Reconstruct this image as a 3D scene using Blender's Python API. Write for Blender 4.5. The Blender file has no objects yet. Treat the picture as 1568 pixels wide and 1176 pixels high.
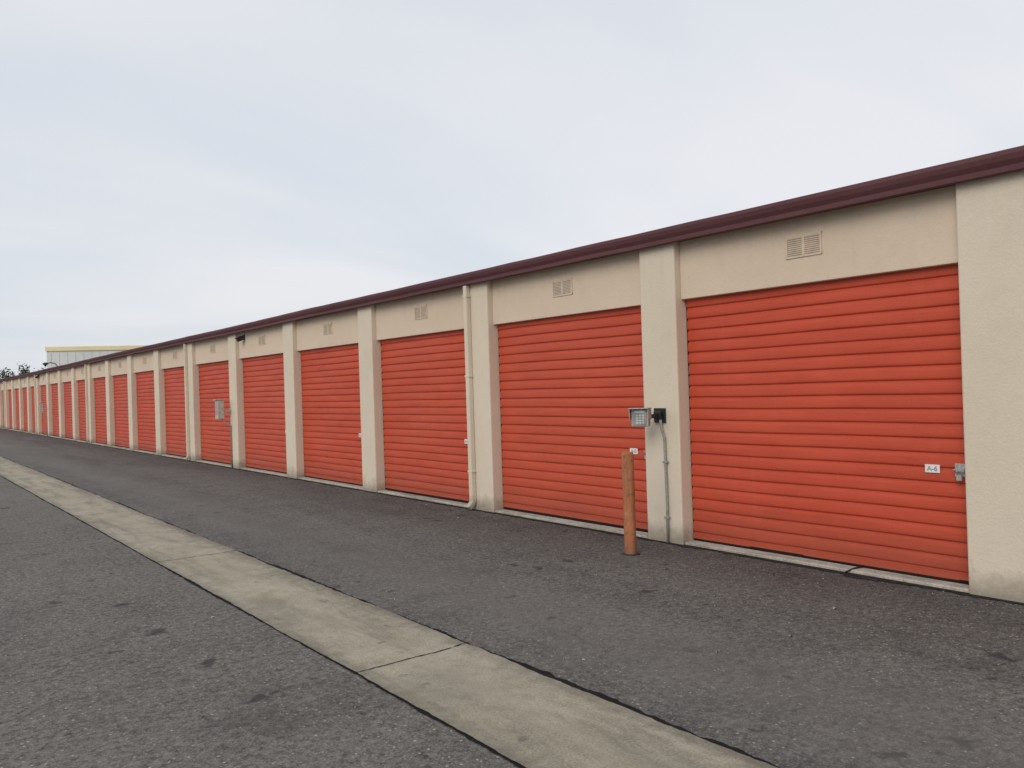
import bpy, bmesh, math, random
from mathutils import Vector, Matrix, noise
random.seed(7)
S=bpy.context.scene
S.view_settings.view_transform='Standard'; S.view_settings.look='None'; S.view_settings.exposure=0
COL=S.collection
# ------------------------------------------------------------------ helpers
def link(o,parent=None):
    COL.objects.link(o)
    if parent: o.parent=parent
    return o
def empty(name):
    return link(bpy.data.objects.new(name,None))
def meshobj(name,bm,mat,parent=None,smooth=False):
    me=bpy.data.meshes.new(name); bm.normal_update(); bm.to_mesh(me); bm.free()
    for m in (mat if isinstance(mat,(list,tuple)) else [mat]): me.materials.append(m)
    if smooth:
        for p in me.polygons: p.use_smooth=True
    return link(bpy.data.objects.new(name,me),parent)
def addbox(bm,x0,x1,y0,y1,z0,z1,bev=0.0,mi=0,mat=None):
    t=bmesh.new()
    bmesh.ops.create_cube(t,size=1)
    for v in t.verts:
        v.co=Vector(((x0+x1)/2+v.co.x*(x1-x0),(y0+y1)/2+v.co.y*(y1-y0),(z0+z1)/2+v.co.z*(z1-z0)))
    if bev>0: bmesh.ops.bevel(t,geom=list(t.edges),offset=bev,segments=2,affect='EDGES',profile=0.5)
    if mat is not None: bmesh.ops.transform(t,matrix=mat,verts=t.verts)
    for f in t.faces: f.material_index=mi
    merge(bm,t)
def merge(bm,t):
    me=bpy.data.meshes.new('tmp'); t.to_mesh(me); t.free(); bm.from_mesh(me); bpy.data.meshes.remove(me)
def tube(bm,pts,r,seg=10,mi=0,caps=True):
    rings=[]
    n=len(pts); pts=[Vector(p) for p in pts]
    rs=r if isinstance(r,(list,tuple)) else [r]*n
    up=Vector((0,0,1))
    for i,p in enumerate(pts):
        d=(pts[min(i+1,n-1)]-pts[max(i-1,0)]).normalized()
        a=up if abs(d.dot(up))<0.95 else Vector((1,0,0))
        u=d.cross(a).normalized(); w=d.cross(u).normalized()
        rings.append([bm.verts.new(p+rs[i]*(math.cos(2*math.pi*k/seg)*u+math.sin(2*math.pi*k/seg)*w)) for k in range(seg)])
    for i in range(n-1):
        for k in range(seg):
            f=bm.faces.new((rings[i][k],rings[i][(k+1)%seg],rings[i+1][(k+1)%seg],rings[i+1][k])); f.material_index=mi; f.smooth=True
    if caps:
        for rg in (rings[0],rings[-1]):
            try: bm.faces.new(rg).material_index=mi
            except: pass
    bmesh.ops.recalc_face_normals(bm,faces=bm.faces)

class NT:
    def __init__(s,name):
        s.m=bpy.data.materials.new(name); s.m.use_nodes=True; s.t=s.m.node_tree; s.b=s.t.nodes['Principled BSDF']
        s.geo=s.t.nodes.new('ShaderNodeNewGeometry').outputs['Position']
    def n(s,ty,**k):
        x=s.t.nodes.new(ty)
        for a,b in k.items(): setattr(x,a,b)
        return x
    def l(s,a,b): s.t.links.new(a,b)
    def mapv(s,scale=(1,1,1),src=None):
        m=s.n('ShaderNodeMapping'); m.inputs['Scale'].default_value=scale; s.l(src or s.geo,m.inputs['Vector']); return m.outputs[0]
    def noise(s,scale,detail=4,rough=.6,vec=None,dist=0):
        x=s.n('ShaderNodeTexNoise'); x.inputs['Scale'].default_value=scale; x.inputs['Detail'].default_value=detail
        x.inputs['Roughness'].default_value=rough; x.inputs['Distortion'].default_value=dist; s.l(vec or s.geo,x.inputs['Vector']); return x.outputs['Fac']
    def ramp(s,f,a,b,ca=0.,cb=1.):
        r=s.n('ShaderNodeMapRange'); r.inputs[1].default_value=a; r.inputs[2].default_value=b; r.inputs[3].default_value=ca; r.inputs[4].default_value=cb
        s.l(f,r.inputs[0]); return r.outputs[0]
    def mix(s,f,a,b,mode='MIX'):
        x=s.n('ShaderNodeMix',data_type='RGBA',blend_type=mode)
        for val,idx in ((f,0),(a,6),(b,7)):
            if isinstance(val,bpy.types.NodeSocket): s.l(val,x.inputs[idx])
            elif idx==0: x.inputs[0].default_value=val
            else: x.inputs[idx].default_value=(*val,1)
        return x.outputs[2]
    def math(s,op,a,b=None):
        x=s.n('ShaderNodeMath',operation=op)
        for i,v in enumerate((a,b)):
            if v is None: continue
            if isinstance(v,bpy.types.NodeSocket): s.l(v,x.inputs[i])
            else: x.inputs[i].default_value=v
        return x.outputs[0]
    def sep(s):
        x=s.n('ShaderNodeSeparateXYZ'); s.l(s.geo,x.inputs[0]); return x.outputs
    def warp(s,scale,amt,detail=4):
        nn=s.n('ShaderNodeTexNoise'); nn.inputs['Scale'].default_value=scale; nn.inputs['Detail'].default_value=detail; s.l(s.geo,nn.inputs['Vector'])
        ws=s.n('ShaderNodeVectorMath',operation='SCALE'); s.l(nn.outputs['Color'],ws.inputs[0]); ws.inputs['Scale'].default_value=amt
        w=s.n('ShaderNodeVectorMath',operation='ADD'); s.l(s.geo,w.inputs[0]); s.l(ws.outputs[0],w.inputs[1]); return w.outputs[0]
    def spots(s,scale,vec,r0,r1,lo,hi):
        v=s.n('ShaderNodeTexVoronoi'); v.inputs['Scale'].default_value=scale; s.l(vec,v.inputs['Vector'])
        r=s.n('ShaderNodeSeparateColor'); s.l(v.outputs['Color'],r.inputs[0])
        return s.math('MULTIPLY',s.ramp(v.outputs['Distance'],r0,r1),s.ramp(r.outputs[0],lo,hi))
    def cracks(s,scale,vec,w0,w1):
        v=s.n('ShaderNodeTexVoronoi',feature='DISTANCE_TO_EDGE'); v.inputs['Scale'].default_value=scale; s.l(vec,v.inputs['Vector'])
        return s.ramp(v.outputs['Distance'],w0,w1)
    def bump(s,h,st=.3,d=.01):
        x=s.n('ShaderNodeBump'); x.inputs['Strength'].default_value=st; x.inputs['Distance'].default_value=d; s.l(h,x.inputs['Height']); s.l(x.outputs[0],s.b.inputs['Normal'])
    def out(s,c,rough=.8,spec=.3,metal=0.):
        if isinstance(c,bpy.types.NodeSocket): s.l(c,s.b.inputs['Base Color'])
        else: s.b.inputs['Base Color'].default_value=(*c,1)
        if isinstance(rough,bpy.types.NodeSocket): s.l(rough,s.b.inputs['Roughness'])
        else: s.b.inputs['Roughness'].default_value=rough
        s.b.inputs['Specular IOR Level'].default_value=spec; s.b.inputs['Metallic'].default_value=metal
        return s.m
def simple(name,c,rough=.6,spec=.4,metal=0,var=.15,sc=12):
    t=NT(name); n=t.noise(sc,5,.6)
    c2=tuple(x*(1-var*2) for x in c); c3=tuple(min(1,x*(1+var)) for x in c)
    return t.out(t.mix(t.ramp(n,.3,.7),c2,c3),rough,spec,metal)

# ------------------------------------------------------------------ materials
def mat_asphalt():
    t=NT('asphalt'); x,y,z=t.sep()
    side=t.ramp(x,2.3,2.6)
    n_big=t.noise(.35,5,.6); n_med=t.noise(2.2,6,.65); n_f=t.noise(22,4,.75); n_ff=t.noise(85,3,.8)
    stre=t.noise(1.0,6,.65,t.mapv((1.3,.16,1)),dist=.5)
    left=t.mix(t.ramp(n_big,.3,.7),(.132,.125,.113),(.175,.166,.150))
    right=t.mix(t.ramp(stre,.35,.65),(.086,.083,.080),(.155,.149,.140))
    c=t.mix(side,left,right)
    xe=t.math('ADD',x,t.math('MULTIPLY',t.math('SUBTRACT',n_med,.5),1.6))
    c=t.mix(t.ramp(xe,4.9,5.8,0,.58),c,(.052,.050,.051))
    c=t.mix(t.ramp(n_med,.38,.70,0,.40),c,(.200,.190,.172))
    c=t.mix(t.ramp(n_med,.48,.28,0,.40),c,(.070,.067,.064))
    c=t.mix(t.ramp(n_f,.46,.70,0,.80),c,(.036,.035,.034))
    c=t.mix(t.ramp(n_f,.46,.26,0,.60),c,(.27,.26,.24))
    c=t.mix(t.ramp(n_ff,.54,.68,0,.60),c,(.38,.365,.34))
    c=t.mix(t.ramp(n_ff,.44,.32,0,.55),c,(.03,.03,.03))
    c=t.mix(t.math('MULTIPLY',t.spots(38,t.geo,.30,.17,.84,.88),.75),c,(.46,.44,.40))
    w=t.warp(9,.25)
    c=t.mix(t.math('MULTIPLY',t.spots(2.3,w,.17,.10,.50,.56),.68),c,(.028,.028,.030))
    c=t.mix(t.math('MULTIPLY',t.spots(6.1,w,.20,.10,.66,.72),.62),c,(.030,.030,.031))
    c=t.mix(t.ramp(t.noise(.8,7,.7,dist=.8),.56,.68,0,.38),c,(.055,.052,.050))
    wp=t.math('ABSOLUTE',t.math('SUBTRACT',t.math('ADD',x,t.math('MULTIPLY',n_med,.5)),3.85))
    c=t.mix(t.math('MULTIPLY',t.ramp(wp,.75,.2,0,.35),side),c,(.185,.176,.163))
    w2=t.warp(1.3,1.3,7)
    cr=t.math('MULTIPLY',t.cracks(.33,w2,.0040,.0005),t.ramp(t.noise(.5,2),.47,.57))
    c=t.mix(t.math('MULTIPLY',cr,.45),c,(.025,.025,.025))
    t.bump(t.math('ADD',n_f,t.math('MULTIPLY',n_ff,.8)),.7,.014)
    return t.out(c,.9,.2)
def mat_concrete(name,a,b,dark,edge=False):
    t=NT(name)
    n1=t.noise(1.1,6,.65); n2=t.noise(9,6,.7); n3=t.noise(75,3,.8)
    c=t.mix(t.ramp(n1,.3,.7),a,b)
    c=t.mix(t.ramp(n2,.45,.75,0,.55),c,dark)
    st=t.noise(1.3,6,.7,t.mapv((3.2,.5,1)),dist=.4)
    c=t.mix(t.ramp(st,.48,.64,0,.55),c,tuple(x*.75 for x in dark))
    c=t.mix(t.ramp(n3,.5,.72,0,.55),c,tuple(x*.5 for x in dark))
    c=t.mix(t.ramp(n3,.45,.28,0,.4),c,tuple(min(1,x*1.4) for x in b))
    if edge:
        x,y,z=t.sep()
        d=t.math('ABSOLUTE',t.math('SUBTRACT',x,2.475))
        d=t.math('ADD',d,t.math('MULTIPLY',t.math('SUBTRACT',n2,.5),.22))
        c=t.mix(t.ramp(d,.26,.40,0,.5),c,(.10,.092,.078))
        f=t.math('ABSOLUTE',t.math('SUBTRACT',t.math('ADD',x,t.math('MULTIPLY',st,.35)),2.66))
        c=t.mix(t.ramp(f,.12,.02,0,.22),c,(.42,.38,.29))
        # damp / algae grey patches
        c=t.mix(t.ramp(t.noise(.8,6,.7,dist=.7),.52,.66,0,.45),c,(.17,.16,.13))
        w2=t.warp(2.5,.5,6)
        cr=t.math('MULTIPLY',t.cracks(.5,w2,.004,.0008),t.ramp(t.noise(.45,2),.60,.63))
        c=t.mix(t.math('MULTIPLY',cr,.45),c,(.07,.065,.05))
        c=t.mix(t.math('MULTIPLY',t.spots(5,t.warp(9,.2),.2,.1,.75,.8),.5),c,(.09,.085,.07))
    t.bump(t.math('ADD',n2,t.math('MULTIPLY',n3,.6)),.4,.01)
    return t.out(c,.9,.2)
def mat_stucco(name,a,b):
    t=NT(name); x,y,z=t.sep()
    n1=t.noise(.9,5,.6); n2=t.noise(55,5,.7); n3=t.noise(5,6,.7)
    c=t.mix(t.ramp(n1,.3,.7),a,b)
    c=t.mix(t.ramp(n3,.5,.8,0,.14),c,tuple(v*.6 for v in a))
    c=t.mix(t.ramp(n2,.5,.8,0,.16),c,tuple(v*.55 for v in a))
    stk=t.noise(1,5,.6,t.mapv((9,9,.45)))
    f=t.math('MULTIPLY',t.ramp(stk,.50,.75),t.ramp(z,2.3,3.0,.0,.10))
    c=t.mix(f,c,(.25,.21,.17))
    zz=t.math('SUBTRACT',z,t.math('MULTIPLY',n3,.34))
    c=t.mix(t.ramp(zz,.06,-.14,0,.65),c,(.14,.12,.095))
    # scuffs on the lower part
    sc=t.noise(2.5,6,.75,t.mapv((1,1.5,1)),dist=1.2)
    c=t.mix(t.math('MULTIPLY',t.ramp(sc,.62,.70),t.ramp(z,1.6,.4,0,.28)),c,(.26,.22,.18))
    t.bump(t.math('ADD',n2,t.math('MULTIPLY',n3,.5)),.45,.008)
    return t.out(c,.85,.2)
def mat_door():
    t=NT('red_orange_roll_up_door_paint'); x,y,z=t.sep()
    oi=t.n('ShaderNodeObjectInfo')
    n1=t.noise(.8,5,.6,t.mapv((1,.8,2.5))); n2=t.noise(3,6,.7,t.mapv((1,.5,7))); n3=t.noise(45,3,.7)
    c=t.mix(t.ramp(n1,.3,.7),(.49,.066,.031),(.56,.084,.040))
    c=t.mix(t.ramp(oi.outputs['Random'],0,1,0,.22),c,(.50,.105,.062))
    c=t.mix(t.ramp(n2,.46,.75,0,.38),c,(.34,.048,.026))
    c=t.mix(t.ramp(n3,.55,.8,0,.2),c,(.58,.17,.11))
    rn=t.noise(1,5,.65,t.mapv((1,7,.7)))
    c=t.mix(t.ramp(rn,.58,.76,0,.14),c,(.56,.17,.10))
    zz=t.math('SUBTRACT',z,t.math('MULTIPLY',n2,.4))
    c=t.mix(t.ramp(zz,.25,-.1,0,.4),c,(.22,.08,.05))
    return t.out(c,t.ramp(n2,.3,.7,.48,.65),.3)
def mat_gutter():
    t=NT('maroon_gutter_paint')
    n=t.noise(1.5,5,.6,t.mapv((1,.4,3))); n2=t.noise(30,4,.7)
    c=t.mix(t.ramp(n,.3,.7),(.100,.040,.046),(.140,.056,.062))
    c=t.mix(t.ramp(n2,.5,.8,0,.3),c,(.17,.10,.10))
    return t.out(c,.65,.3)
A=mat_asphalt()
CG=mat_concrete('gutter_concrete',(.31,.285,.220),(.42,.385,.305),(.20,.182,.14),True)
CT=mat_concrete('threshold_concrete',(.40,.375,.32),(.55,.52,.46),(.19,.17,.14))
DK=simple('dark_gap',(.018,.017,.016),.95,.1)
ST=mat_stucco('pilaster_stucco',(.655,.570,.450),(.705,.625,.505))
SH=mat_stucco('header_stucco',(.655,.535,.41),(.70,.58,.455))
VT=simple('vent_paint',(.64,.525,.405),.7,.2,0,.06)
VD=simple('vent_shadow',(.36,.30,.23),.9,.1)
DO=mat_door(); GU=mat_gutter()
ME=simple('galvanised_steel',(.46,.45,.43),.5,.5,.4,.2,40)
CB=simple('weathered_cream_metal',(.50,.46,.39),.6,.3,0,.15,20)
GP=simple('conduit_grey',(.32,.32,.30),.6,.4,0,.15,30)
BK=simple('black_steel',(.016,.017,.019),.5,.5,0,.2,40)
WH=simple('white_plate',(.78,.78,.77),.5,.4,0,.05)
RF=simple('roof_membrane',(.36,.35,.33),.9,.1)

# ------------------------------------------------------------------ ground
bm=bmesh.new(); bmesh.ops.create_grid(bm,x_segments=1,y_segments=1,size=600); meshobj('ground',bm,simple('dirt_ground',(.16,.14,.11),.95,.1,0,.25,.8))
bm=bmesh.new()
vs=[bm.verts.new(c) for c in ((-14,-30,.004),(6.4,-30,.004),(6.4,125,.004),(-14,125,.004))]; bm.faces.new(vs)
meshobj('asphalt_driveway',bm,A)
def wavy(name,x0,x1,y0,y1,z,amp,seed,mat,parent,step=.025,fr=3.0):
    bm=bmesh.new(); prev=None; y=y0
    if not isinstance(amp,tuple): amp=(amp,amp)
    while y<=y1:
        def w(k):
            return amp[k]*(noise.noise(Vector((y*fr,seed+k*17.3,0)))*.8+noise.noise(Vector((y*fr*4,seed+k*5.1,3)))*.6+noise.noise(Vector((y*fr*11,seed+k*3.1,6)))*.35+noise.noise(Vector((y*.5,seed+k,9)))*.9)
        a=bm.verts.new((x0+w(0),y,z)); b=bm.verts.new((x1+w(1),y,z))
        if prev: bm.faces.new((prev[0],prev[1],b,a))
        prev=(a,b); y+=step if y<22 else .25
    return meshobj(name,bm,mat,parent)
G=empty('concrete_drain_gutter')
wavy('edge_gap',2.088,2.888,-4,120,.008,(.018,.034),3.,DK,G)
wavy('concrete_strip',2.10,2.862,-4,120,.012,(.012,.020),8.,CG,G,fr=2.)
bm=bmesh.new()
for k in range(-2,28):
    yy=4.18+4.15*k; prev=None
    for i in range(60):
        x=2.09+.785*i/59; o=.03*noise.noise(Vector((x*4,k*7.7,0)))+.010*noise.noise(Vector((x*25,k,0)))
        w=max(.0015,.0045+.006*noise.noise(Vector((x*22,k*3,5))))
        a=bm.verts.new((x,yy+o-w,.016)); b=bm.verts.new((x,yy+o+w,.016))
        if prev: bm.faces.new((prev[0],a,b,prev[1]))
        prev=(a,b)
meshobj('joints',bm,DK,G)

# ------------------------------------------------------------------ storage building
XF=6.16; PW=.46; SP=3.09; Y0=2.60; XH=XF+.085; XD=XF+.16; ZD=2.41
K0,K1=-4,35
B=empty('self_storage_building')
bm=bmesh.new(); bh=bmesh.new(); bt=bmesh.new(); bd=bmesh.new(); bv=bmesh.new()
for k in range(K0,K1):
    yl=Y0+SP*k
    addbox(bm,XF,XF+.40,yl-PW,yl,-.02,2.985,.014)
    a,b=yl,yl+SP-PW
    if k<K1-1:
        addbox(bh,XH,XH+.25,a+.001,b-.001,ZD,2.98,.006)
        addbox(bt,XF+.02,XF+.40,a+.002,b-.002,-.02,.035,.010)
        addbox(bd,XD+.06,XD+.08,a+.002,b-.002,.036,ZD-.002)
        vc=(a+b)/2-.04; vw=.17; z0,z1=2.635,2.825; xf=XH-.009
        t=bv
        addbox(t,xf,XH+.004,vc-vw,vc+vw,z0,z0+.018,0); addbox(t,xf,XH+.004,vc-vw,vc+vw,z1-.018,z1,0)
        for yy in (vc-vw,vc-.012,vc+vw-.018):
            addbox(t,xf-.001,XH+.004,yy,yy+.018 if yy!=vc-.012 else yy+.024,z0+.001,z1-.001,0)
        for i in range(9):
            zz=z0+.026+i*.0172
            addbox(t,xf+.002,XH+.003,vc-vw+.02,vc+vw-.02,zz,zz+.009,0)
        addbox(t,XH-.0035,XH+.003,vc-vw+.016,vc+vw-.016,z0+.016,z1-.016,0,1)
meshobj('pilasters',bm,ST,B); meshobj('header_walls',bh,SH,B); meshobj('thresholds',bt,CT,B)
meshobj('door_reveals',bd,DK,B); meshobj('vents',bv,[VT,VD],B)
bm=bmesh.new()
ya,yb=Y0+SP*K0-PW,Y0+SP*(K1-1)
addbox(bm,XF+.42,XF+9.5,ya,yb,-.02,2.97); meshobj('rear_walls',bm,SH,B)
bm=bmesh.new(); addbox(bm,XF-.03,XF+9.7,ya-.1,yb+.1,3.0,3.07); meshobj('roof',bm,RF,B)
prof=[(XF-.002,2.965),(XF-.075,2.955),(XF-.085,2.962),(XF-.088,3.0),(XF-.112,3.035),(XF-.125,3.07),(XF-.125,3.098),(XF-.118,3.104),(XF-.102,3.104),(XF-.102,3.09),(XF+.03,3.09),(XF+.03,3.0)]
bm=bmesh.new(); prev=None; y=ya-.1; i=0
while y<yb+.1:
    sg=.014*noise.noise(Vector((y*.30,1.5,0)))+.007*noise.noise(Vector((y*1.7,6.5,0)))
    ring=[bm.verts.new((px+sg*.6,y,pz+sg)) for px,pz in prof]
    if prev:
        for j in range(len(prof)):
            bm.faces.new((prev[j],prev[(j+1)%len(prof)],ring[(j+1)%len(prof)],ring[j]))
    prev=ring; y+=.4
bmesh.ops.recalc_face_normals(bm,faces=bm.faces)
meshobj('eave_gutter',bm,GU,B)

def doormesh(seed):
    W=SP-PW-.03; z0=.060; z1=ZD+.02; N=21; p=(z1-z0-.05)/N
    pts=[(0.0,z0),(-.012,z0+.003),(-.012,z0+.045),(0.0,z0+.05)]
    zb=z0+.05
    for i in range(N):
        z=zb+i*p
        pts+=[(.006,z+.003),(.008,z+.013),(-.003,z+.019),(-.0078,z+.027),(-.0092,z+.042),(-.0090,z+.060),(-.0072,z+p-.026),(-.0035,z+p-.006)]
    bm=bmesh.new(); ny=26
    rows=[]
    for x,z in pts:
        row=[]
        for c in range(ny+1):
            y=W*(c/ny-.5)
            dx=.007*noise.noise(Vector((y*1.1,z*1.2,seed)))+.003*noise.noise(Vector((y*3,z*9,seed+4)))
            dz=.006*noise.noise(Vector((y*.9,z*.7,seed+9)))
            row.append(bm.verts.new((x+dx,y,z+(dz if .1<z<2.35 else 0))))
        rows.append(row)
    for r in range(len(rows)-1):
        for c in range(ny): bm.faces.new((rows[r][c],rows[r+1][c],rows[r+1][c+1],rows[r][c+1]))
    bmesh.ops.recalc_face_normals(bm,faces=bm.faces)
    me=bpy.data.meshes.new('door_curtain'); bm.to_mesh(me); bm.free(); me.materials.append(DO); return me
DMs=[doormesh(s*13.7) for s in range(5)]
bl=bmesh.new(); bg=bmesh.new(); bs=bmesh.new()
for k in range(K0,K1-1):
    a=Y0+SP*k; b=a+SP-PW
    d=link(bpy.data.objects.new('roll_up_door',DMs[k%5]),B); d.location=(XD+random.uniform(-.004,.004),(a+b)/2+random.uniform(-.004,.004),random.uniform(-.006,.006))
    addbox(bl,XD-.021,XD-.012,a+.235,a+.345,.850,.912,.002)
    addbox(bs,XD-.024,XD-.012,a+.035,a+.125,.83,.93,.003)
    addbox(bs,XD-.052,XD-.022,a+.045,a+.110,.868,.898,.004)
    tube(bs,[(XD-.04,a+.02,.882),(XD-.04,a+.13,.882)],.008,8)
    addbox(bs,XD-.068,XD-.040,a+.060,a+.10,.805,.848,.006)
    tube(bs,[(XD-.054,a+.067,.845),(XD-.054,a+.067,.875),(XD-.054,a+.08,.886),(XD-.054,a+.093,.875),(XD-.054,a+.093,.845)],.004,8)
    addbox(bg,XD-.010,XD+.03,a+.02,b-.02,.036,.064)
    for s,yy in ((1,a+.002),(-1,b-.012)): addbox(bg,XD-.001,XD+.055,yy,yy+.010,.037,ZD-.004)
meshobj('number_plates',bl,WH,B); meshobj('latches',bs,ME,B); meshobj('seals_and_tracks',bg,DK,B)
for k,tx in ((-1,'A-7'),(0,'A-6'),(1,'A-5'),(2,'A-4'),(3,'A-3')):
    cu=bpy.data.curves.new('plate_text','FONT'); cu.body=tx; cu.size=.052; cu.align_x='CENTER'; cu.align_y='CENTER'; cu.extrude=.0008; cu.offset=.001
    o=link(bpy.data.objects.new('plate_number',cu),B); cu.materials.append(GP)
    o.matrix_world=Matrix(((0,0,-1,XD-.0225),(-1,0,0,Y0+SP*k+.29),(0,1,0,.881),(0,0,0,1)))
bm=bmesh.new()
for k in (-2,2,6,10,14,18,22,26,30):
    yl=Y0+SP*k; yc=yl-.062
    addbox(bm,XF-.072,XF-.003,yc-.038,yc+.038,.10,2.955,.010)
    for zz in (.5,1.75,2.80): addbox(bm,XF-.075,XF-.001,yc-.048,yc+.048,zz,zz+.025,.002)
    m=Matrix.Translation((XF-.038,yc,.11))@Matrix.Rotation(math.radians(42),4,'Y')@Matrix.Translation((0,0,-.05))
    addbox(bm,-.032,.032,-.0385,.0385,-.055,.055,.008,0,m)
meshobj('downspouts',bm,ST,B)
bm=bmesh.new(); tube(bm,[(6.9,3.97,3.05),(6.9,3.97,3.275),(6.9,3.97,3.295)],[.018,.018,.026],10); meshobj('roof_vent_pipe',bm,BK,B)

# ------------------------------------------------------------------ access keypad on pilaster
KP=empty('access_keypad'); yk=Y0+SP-.20
bm=bmesh.new()
addbox(bm,XF-.022,XF-.001,yk-.10,yk+.045,1.20,1.345,.004)
addbox(bm,XF-.20,XF-.022,yk-.045,yk-.005,1.25,1.29,.004)
addbox(bm,XF-.06,XF-.02,yk-.07,yk+.02,1.23,1.315,.01)
meshobj('bracket',bm,BK,KP)
bm=bmesh.new()
R=Matrix.Translation((XF-.26,yk,1.265))@Matrix.Rotation(math.radians(28),4,'Z')
addbox(bm,-.045,.045,-.085,.085,-.09,.085,.008,0,R)
addbox(bm,-.10,.05,-.098,.098,.085,.093,.002,0,R)
addbox(bm,-.085,.045,.090,.096,-.02,.085,.002,0,R)
addbox(bm,-.085,.045,-.096,-.090,-.02,.085,.002,0,R)
meshobj('housing',bm,ME,KP)
bm=bmesh.new()
addbox(bm,-.050,-.044,-.070,.070,-.075,.075,.002,0,R)
meshobj('panel',bm,simple('keypad_panel',(.30,.31,.31),.5,.4),KP)
bm=bmesh.new()
for i in range(4):
    for j in range(3): addbox(bm,-.055,-.049,-.045+j*.03,-.027+j*.03,-.062+i*.024,-.046+i*.024,.001,0,R)
addbox(bm,-.054,-.049,-.05,.05,.045,.066,.001,0,R)
meshobj('keys',bm,simple('keypad_key',(.55,.55,.53),.5,.4),KP)
bm=bmesh.new()
yc=yk-.075
tube(bm,[(XF-.04,yk-.06,1.23),(XF-.045,yk-.062,1.19),(XF-.04,yk-.07,1.13),(XF-.022,yc-.01,1.05),(XF-.02,yc-.012,.8),(XF-.02,yc-.018,.4),(XF-.02,yc-.012,.0)],.014,10)
for zz in (.25,.8): addbox(bm,XF-.036,XF-.001,yc-.04,yc+.016,zz,zz+.02,.002)
meshobj('conduit',bm,GP,KP)

t=NT('weathered_orange_brown_paint'); n=t.noise(12,6,.7); n2=t.noise(5,5,.6); n3=t.noise(1,6,.7,t.mapv((34,34,2.2))); x,y,z=t.sep()
c=t.mix(t.ramp(n2,.3,.7),(.38,.150,.070),(.48,.20,.10)); c=t.mix(t.ramp(n3,.45,.65,0,.6),c,(.25,.105,.055)); c=t.mix(t.ramp(n,.52,.66,0,.8),c,(.16,.075,.045))
c=t.mix(t.ramp(n,.40,.30,0,.5),c,(.55,.34,.20))
c=t.mix(t.ramp(z,.16,.0,0,.6),c,(.13,.08,.05)); t.bump(t.math('ADD',n,n3),.5,.008); BO=t.out(c,.85,.2)
P=empty('bollard_post'); bx,by=5.52,5.32
bm=bmesh.new(); seg=28; rings=[]
hs=[-.02,.05,.15,.25,.35,.45,.55,.65,.75,.85,.92,.945,.957]
for h in hs:
    rr=.056 if h<.93 else (.053 if h<.95 else .046)
    rings.append([bm.verts.new((bx+(rr+.003*noise.noise(Vector((math.cos(q)*2,math.sin(q)*2,h*5))))*math.cos(q),by+(rr+.003*noise.noise(Vector((math.cos(q)*2,math.sin(q)*2,h*5+9))))*math.sin(q),h+(.006*noise.noise(Vector((math.cos(q)*3,math.sin(q)*3,1))) if h>.9 else 0))) for q in [2*math.pi*i/seg for i in range(seg)]])
for i in range(len(rings)-1):
    for k in range(seg):
        f=bm.faces.new((rings[i][k],rings[i][(k+1)%seg],rings[i+1][(k+1)%seg],rings[i+1][k])); f.smooth=True
bm.faces.new(rings[-1])
meshobj('post',bm,BO,P)
bm=bmesh.new()
tube(bm,[(bx,by,.003),(bx,by,.012)],[.095,.070],20); meshobj('footing',bm,simple('tar_collar',(.05,.048,.045),.9,.2,0,.3,30),P)

for k in (5,13):
    E=empty('intercom_box'); yl=Y0+SP*k
    bm=bmesh.new(); addbox(bm,XF-.30,XF-.16,yl-.12,yl+.08,1.10,1.52,.012); addbox(bm,XF-.34,XF-.15,yl-.13,yl+.09,1.52,1.535,.003); meshobj('cabinet',bm,CB,E)
    bm=bmesh.new(); addbox(bm,XF-.16,XF-.001,yl-.10,yl-.06,1.25,1.30,.004); addbox(bm,XF-.306,XF-.299,yl-.09,yl+.05,1.2,1.45,.002); meshobj('bracket_and_door',bm,ME,E)
    bm=bmesh.new(); tube(bm,[(XF-.2,yl-.08,1.11),(XF-.15,yl-.09,1.03),(XF-.02,yl-.10,.95),(XF-.02,yl-.10,0)],.014,8); meshobj('conduit',bm,GP,E)
for yy in (17.25,45.3):
    E=empty('security_light'); bm=bmesh.new()
    addbox(bm,XH-.03,XH-.001,yy-.05,yy+.05,2.80,2.91,.005)
    tube(bm,[(XH-.03,yy,2.86),(XH-.09,yy,2.87)],.018,8)
    m=Matrix.Translation((XH-.11,yy,2.82))@Matrix.Rotation(math.radians(-25),4,'Y')
    addbox(bm,-.05,.045,-.06,.06,-.05,.045,.012,0,m); addbox(bm,-.07,-.04,-.065,.065,.03,.045,.003,0,m)
    meshobj('lamp_head',bm,BK,E)
E=empty('gooseneck_lamp'); bm=bmesh.new(); yy=41
tube(bm,[(XF+.2,yy,3.06),(XF+.2,yy,3.2),(XF+.12,yy,3.30),(XF-.05,yy,3.34),(XF-.20,yy,3.30)],.020,8)
tube(bm,[(XF-.16,yy,3.32),(XF-.25,yy,3.28),(XF-.31,yy,3.23)],[.04,.075,.105],14)
meshobj('arm_and_shade',bm,BK,E)

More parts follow.
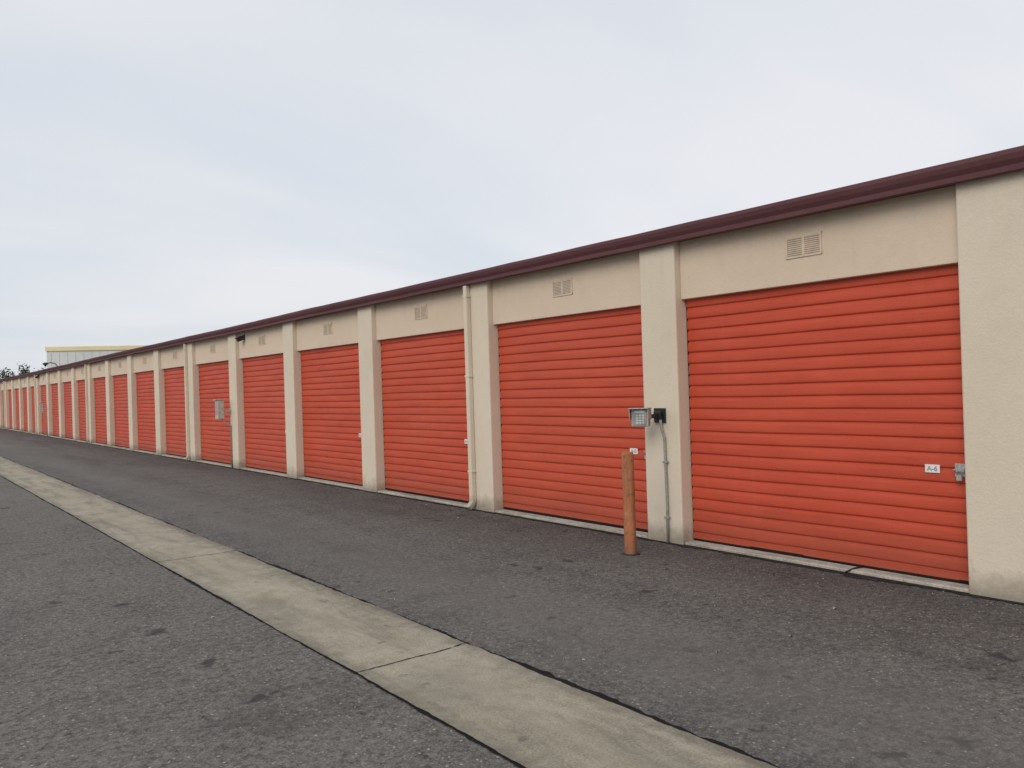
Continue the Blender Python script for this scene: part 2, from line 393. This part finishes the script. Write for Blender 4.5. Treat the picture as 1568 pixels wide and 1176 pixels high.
bm=bmesh.new()
pts=[(XF+.17,3.47,.045),(XF+.05,3.50,.042),(XF-.03,3.53,.018),(XF-.10,3.50,.014),(XF-.12,3.40,.014),(XF-.08,3.30,.014),(XF-.10,3.22,.014)]
tube(bm,pts,.007,8); meshobj('loose_cable',bm,BK)
bm=bmesh.new()
for i in range(420):
    y=random.uniform(1.5,30); x=XF-random.expovariate(9)+.02
    if random.random()<.35: x=random.uniform(1,6); y=random.uniform(1,14)
    s=random.uniform(.003,.010)*(1.6 if random.random()<.07 else 1)
    t=bmesh.new(); bmesh.ops.create_icosphere(t,subdivisions=1,radius=s)
    for v in t.verts: v.co=Vector((v.co.x*random.uniform(.7,1.4),v.co.y*random.uniform(.7,1.4),v.co.z*.5))+Vector((x,y,.006))
    merge(bm,t)
for (x,y,s) in ((5.15,3.05,.028),(5.9,8.9,.03),(5.95,9.6,.025),(5.98,12.6,.03),(4.4,2.9,.014),(5.7,3.9,.016)):
    q=random.uniform(0,3); vs=[]
    for i in range(8):
        a=i*math.pi/4; r=s*(1 if i%2 else .6)
        vs.append(bm.verts.new((x+r*math.cos(a+q),y+r*.6*math.sin(a+q),.014+.006*math.sin(a*2))))
    bm.faces.new(vs)
for f in bm.faces: f.material_index=0 if random.random()<.5 else 1
meshobj('gravel_debris',bm,[CT,DK])
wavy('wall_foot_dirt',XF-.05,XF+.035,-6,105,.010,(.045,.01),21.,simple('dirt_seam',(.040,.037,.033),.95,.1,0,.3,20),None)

# ------------------------------------------------------------------ distant warehouse
Wm=simple('warehouse_panel',(.66,.69,.68),.7,.3,0,.06,.3); Ym=simple('warehouse_yellow_band',(.80,.70,.42),.6,.3,0,.05,.3)
W=empty('warehouse')
d=Vector((.80,-.35,0)).normalized(); p0=Vector((17.1,125.6,0))+d*1.2; ang=math.atan2(d.y,d.x)
M=Matrix.Translation(p0)@Matrix.Rotation(ang,4,'Z')
bm=bmesh.new(); addbox(bm,0,32,0,26,0,8.45,0,0,M)
for i in range(32): addbox(bm,i+.45,i+.55,-.05,.0,.0,8.4,0,0,M)
meshobj('walls',bm,Wm,W)
bm=bmesh.new(); addbox(bm,-.15,32.15,-.15,26.15,8.45,9.05,.03,0,M); meshobj('fascia',bm,Ym,W)
bm=bmesh.new(); addbox(bm,12,16,-.09,-.06,0,4.5,.0,0,M); addbox(bm,22,26,-.09,-.06,0,4.5,.0,0,M); meshobj('dock_doors',bm,GP,W)
LF=simple('foliage',(.075,.095,.065),.9,.1,0,.35,1.0); BKk=simple('bark',(.12,.09,.07),.9,.1)
for (tx,ty,h) in ((21.0,171,8.6),(18.7,174,8.0),(24,170,7.6),(14.5,178,7.2)):
    E=empty('tree'); bm=bmesh.new()
    tube(bm,[(tx,ty,0),(tx+.1,ty,h*.4),(tx+.05,ty,h*.9)],[.22,.15,.03],8)
    br=[]
    for i in range(14):
        a=random.uniform(0,6.28); z=h*random.uniform(.3,.85); L=h*.26*(1.15-z/h)+.3
        e=(tx+math.cos(a)*L,ty+math.sin(a)*L,z+L*.4); tube(bm,[(tx+.08,ty,z),e],[.06,.015],5); br.append(Vector(e))
    meshobj('trunk',bm,BKk,E)
    bm=bmesh.new()
    for e in br+[Vector((tx,ty,h*.93)),Vector((tx,ty,h*.8))]:
        for j in range(60):
            c=e+Vector([random.gauss(0,.42) for _ in range(3)]); s=random.uniform(.08,.2)
            u=Vector([random.gauss(0,1) for _ in range(3)]).normalized(); w=u.cross(Vector([random.gauss(0,1) for _ in range(3)])).normalized()
            bm.faces.new([bm.verts.new(c+s*q) for q in (u,w,-u*.8,-w)])
    meshobj('crown',bm,LF,E)

# ------------------------------------------------------------------ sky / light
w=bpy.data.worlds.new('World'); S.world=w; w.use_nodes=True; T=w.node_tree; T.nodes.clear()
def N(ty,**k):
    x=T.nodes.new(ty)
    for a,b in k.items(): setattr(x,a,b)
    return x
sunv=Vector((-.72,-.30,.52)).normalized()
el=math.asin(sunv.z); az=math.atan2(sunv.x,sunv.y)
sky=N('ShaderNodeTexSky',sky_type='NISHITA'); sky.sun_disc=False; sky.sun_elevation=el; sky.sun_rotation=az; sky.dust_density=3
b1=N('ShaderNodeBackground'); b1.inputs[1].default_value=.12; T.links.new(sky.outputs[0],b1.inputs[0])
tc=N('ShaderNodeTexCoord'); sx=N('ShaderNodeSeparateXYZ'); T.links.new(tc.outputs['Generated'],sx.inputs[0])
def MA(op,a,b):
    x=N('ShaderNodeMath',operation=op)
    for i,v in enumerate((a,b)):
        if isinstance(v,bpy.types.NodeSocket): T.links.new(v,x.inputs[i])
        else: x.inputs[i].default_value=v
    return x.outputs[0]
zz=MA('ADD',MA('ABSOLUTE',sx.outputs[2],0),.22)
cx=N('ShaderNodeCombineXYZ'); T.links.new(MA('DIVIDE',sx.outputs[0],zz),cx.inputs[0]); T.links.new(MA('DIVIDE',sx.outputs[1],zz),cx.inputs[1])
mp=N('ShaderNodeMapping'); mp.inputs['Rotation'].default_value=(0,0,math.radians(35)); mp.inputs['Scale'].default_value=(.50,1.1,1); T.links.new(cx.outputs[0],mp.inputs[0])
nz=N('ShaderNodeTexNoise'); nz.inputs['Scale'].default_value=.9; nz.inputs['Detail'].default_value=4; nz.inputs['Roughness'].default_value=.42; nz.inputs['Distortion'].default_value=.3; T.links.new(mp.outputs[0],nz.inputs['Vector'])
# cloud veil is thickest at mid elevation, thinner (bluer) near the horizon
el1=N('ShaderNodeMapRange'); el1.inputs[1].default_value=0.02; el1.inputs[2].default_value=.26; el1.inputs[3].default_value=-.09; el1.inputs[4].default_value=.07
T.links.new(sx.outputs[2],el1.inputs[0])
el2=N('ShaderNodeMapRange'); el2.inputs[1].default_value=.30; el2.inputs[2].default_value=.50; el2.inputs[3].default_value=0; el2.inputs[4].default_value=-.06
T.links.new(sx.outputs[2],el2.inputs[0])
fac=MA('ADD',MA('ADD',nz.outputs['Fac'],el1.outputs[0]),el2.outputs[0])
cr=N('ShaderNodeValToRGB'); e=cr.color_ramp.elements
e[0].position=.30; e[0].color=(.635,.715,.80,1); e[1].position=.62; e[1].color=(.865,.865,.895,1)
T.links.new(fac,cr.inputs[0])
b2=N('ShaderNodeBackground'); b2.inputs[1].default_value=1.0; T.links.new(cr.outputs[0],b2.inputs[0])
ms=N('ShaderNodeMixShader'); ms.inputs[0].default_value=.90; T.links.new(b1.outputs[0],ms.inputs[1]); T.links.new(b2.outputs[0],ms.inputs[2])
wo=N('ShaderNodeOutputWorld'); T.links.new(ms.outputs[0],wo.inputs[0])
L=bpy.data.lights.new('sun','SUN'); L.energy=1.2; L.angle=math.radians(35); L.color=(1,.92,.82)
so=link(bpy.data.objects.new('sun',L)); so.rotation_euler=sunv.to_track_quat('Z','Y').to_euler(); so.location=(-20,-10,20)

# ------------------------------------------------------------------ camera
cam=bpy.data.cameras.new('camera'); cam.lens=28.47; cam.sensor_width=36; cam.clip_end=2000
co=link(bpy.data.objects.new('camera',cam))
co.matrix_world=Matrix.Translation((0,0,1.6))@Matrix.Rotation(math.radians(-38.1),4,'Z')@Matrix.Rotation(math.radians(90.23),4,'X')@Matrix.Rotation(math.radians(-1.8),4,'Z')
S.camera=co
